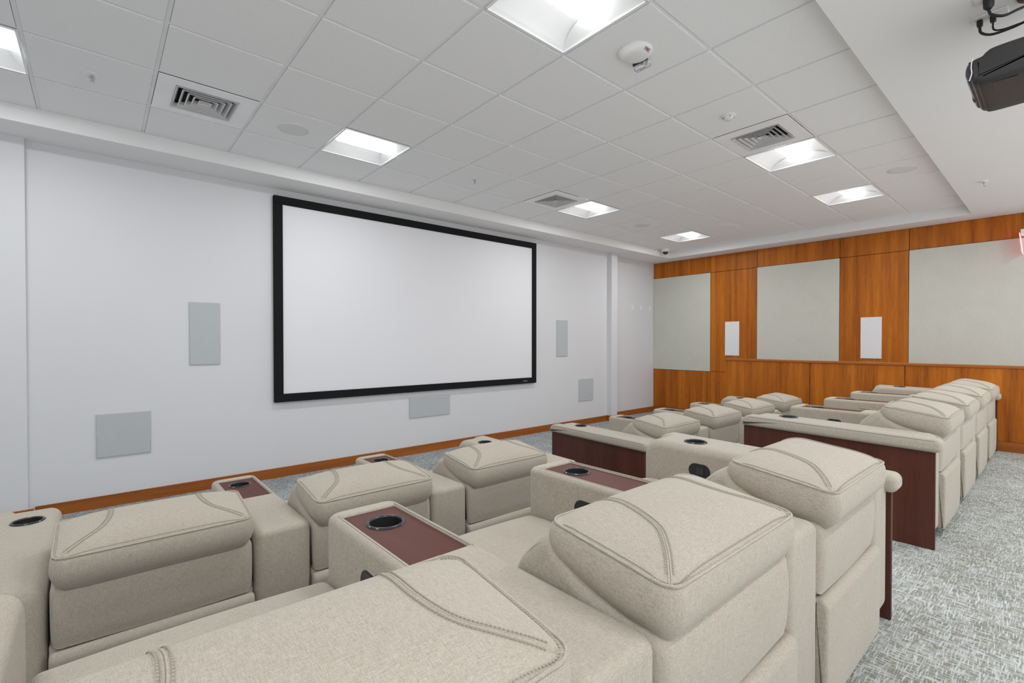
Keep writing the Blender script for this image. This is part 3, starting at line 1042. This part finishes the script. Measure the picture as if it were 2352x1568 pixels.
EW = 0.225
def make_end_arm(side):
    """side +1: the arm stands to the right of its seat, wood panel on +x. local x = 0 at the inner face"""
    t = thing('armrest_end', '', 'armrest')
    def X(a, b):
        return (a, b) if side > 0 else (-b, -a)
    x0, x1 = X(0.0, EW - 0.004)
    slope = lambda y, z: z + (y - 0.9) * 0.020 * (z > 0.5)
    prof = [(y, slope(y, z)) for y, z in arc_prof(0.012, 1.052, 0.05, 0.636, 0.05, 0.05, 0.10, 0.05)]
    body = loft_x(prof, x0, x1, 0.042, 7, 0.0, name='arm_body')
    hole = lathe([(0.0525, 0.52), (0.0525, 0.75)], 40, (side * 0.102, 0.80, 0), name='cutter')
    obj('arm_body', finish_copy(cut(body, hole)), 'linen', t)
    x0, x1 = X(0.156, EW + 0.045)
    prof = [(y, slope(y, z)) for y, z in arc_prof(-0.03, 1.06, 0.562, 0.6365, 0.03, 0.03, 0.06, 0.014)]
    pad = loft_x(prof, x0, x1, 0.026, 6, 0.0, name='arm_pad')
    obj('arm_pad', pad, 'linen', t)
    bm = bmesh.new()
    xs = side * (EW + 0.0405)
    tube_bm(bm, [(xs, y, slope(y, 0.628)) for y in [0.0 + 0.05 * k for k in range(21)]], 0.0020, 5)
    obj('pad_seam', finish(bm, 'pad_seam', 60), 'stitch', t)
    a, b = X(EW - 0.003, EW + 0.018)
    obj('side_panel', box(a, b, 0.0, 1.045, 0.0005, 0.562, 0.002, 1, name='side_panel'), 'mahog', t)
    cup(t, side * 0.102, 0.80, 0.6345)
    control(t, -side * 0.0003, -side)
    a, b = X(0.02, EW - 0.005)
    obj('plinth', box(a, b, 0.06, 0.98, 0.0005, 0.052, name='plinth'), 'plastic', t)
    return t

def arc_prof(y0, y1, z0, z1, r_rb, r_rt, r_ft, r_fb, n=7, m=10):
    """rounded rectangle in (y,z): radii rear-bottom, rear-top, front-top, front-bottom"""
    pts = []
    cs = [(y1 - r_ft, z1 - r_ft, r_ft, 90, 0), (y1 - r_fb, z0 + r_fb, r_fb, 0, -90), (y0 + r_rb, z0 + r_rb, r_rb, -90, -180), (y0 + r_rt, z1 - r_rt, r_rt, 180, 90)]
    for i, (cy, cz, r, a0, a1) in enumerate(cs):
        arc = [(cy + r * math.cos(math.radians(a0 + (a1 - a0) * k / n)), cz + r * math.sin(math.radians(a0 + (a1 - a0) * k / n))) for k in range(n + 1)]
        pts += arc
        cy2, cz2, r2, b0, _ = cs[(i + 1) % 4]
        q = (cy2 + r2 * math.cos(math.radians(b0)), cz2 + r2 * math.sin(math.radians(b0)))
        p = arc[-1]
        pts += [(p[0] + (q[0] - p[0]) * k / m, p[1] + (q[1] - p[1]) * k / m) for k in range(1, m)]
    return pts

def finish_copy(me):
    for p in me.polygons:
        p.use_smooth = True
    me.set_sharp_from_angle(angle=math.radians(45))
    return me

P_REC, P_CON, P_R, P_L = make_recliner(), make_console(), make_end_arm(1), make_end_arm(-1)
used = {}
def place(proto, loc, label, cat, group):
    if id(proto) not in used:
        used[id(proto)] = 1
        o = proto
    else:
        o = copy_tree(proto)
    o.location = loc
    shadow_group(o, label, cat, group)
    return o

ORD = ['first', 'second', 'third', 'fourth']
ROWS = [('front row on the left, next to the screen wall', -1.652, 3, -0.395, 0.0, 'front left row'),
        ('front row on the right, nearer the screen', 2.035, 4, -0.395, 0.0, 'front right row'),
        ('rear row in the left foreground', -1.612, 3, -2.15, TIER, 'rear left row'),
        ('rear row on the right, by the aisle carpet', 2.21, 4, -2.15, TIER, 'rear right row')]
for desc, x0, n, y, z, grp in ROWS:
    pitch = SW + AW
    place(P_L, (x0 - (0.028 if grp == 'rear left row' else 0), y, z), 'rounded cream end armrest with cup holder, left end of the %s' % grp, 'armrest', 'end armrests')
    for k in range(n):
        r_ = place(P_REC, (x0 + SW / 2 + k * pitch, y, z), 'cream linen recliner, %s from the left in the %s' % (ORD[k], grp), 'armchair', 'cream recliners')
        if grp == 'rear left row' and k < 2:      # these two headrests sit a little further forward
            [c for c in r_.children if c.name.startswith('headrest')][0].location.y = 0.02
        if grp == 'rear left row' and k == 0:
            r_.scale.x = 1.045
            r_.location.x -= 0.014
        if k < n - 1:
            place(P_CON, (x0 + SW + AW / 2 + k * pitch, y, z), 'tray armrest with mahogany top between the %s and %s recliners of the %s' % (ORD[k], ORD[k + 1], grp), 'armrest', 'tray armrests')
    place(P_R, (x0 + n * SW + (n - 1) * AW, y, z), 'rounded cream end armrest with cup holder, right end of the %s' % grp, 'armrest', 'end armrests')
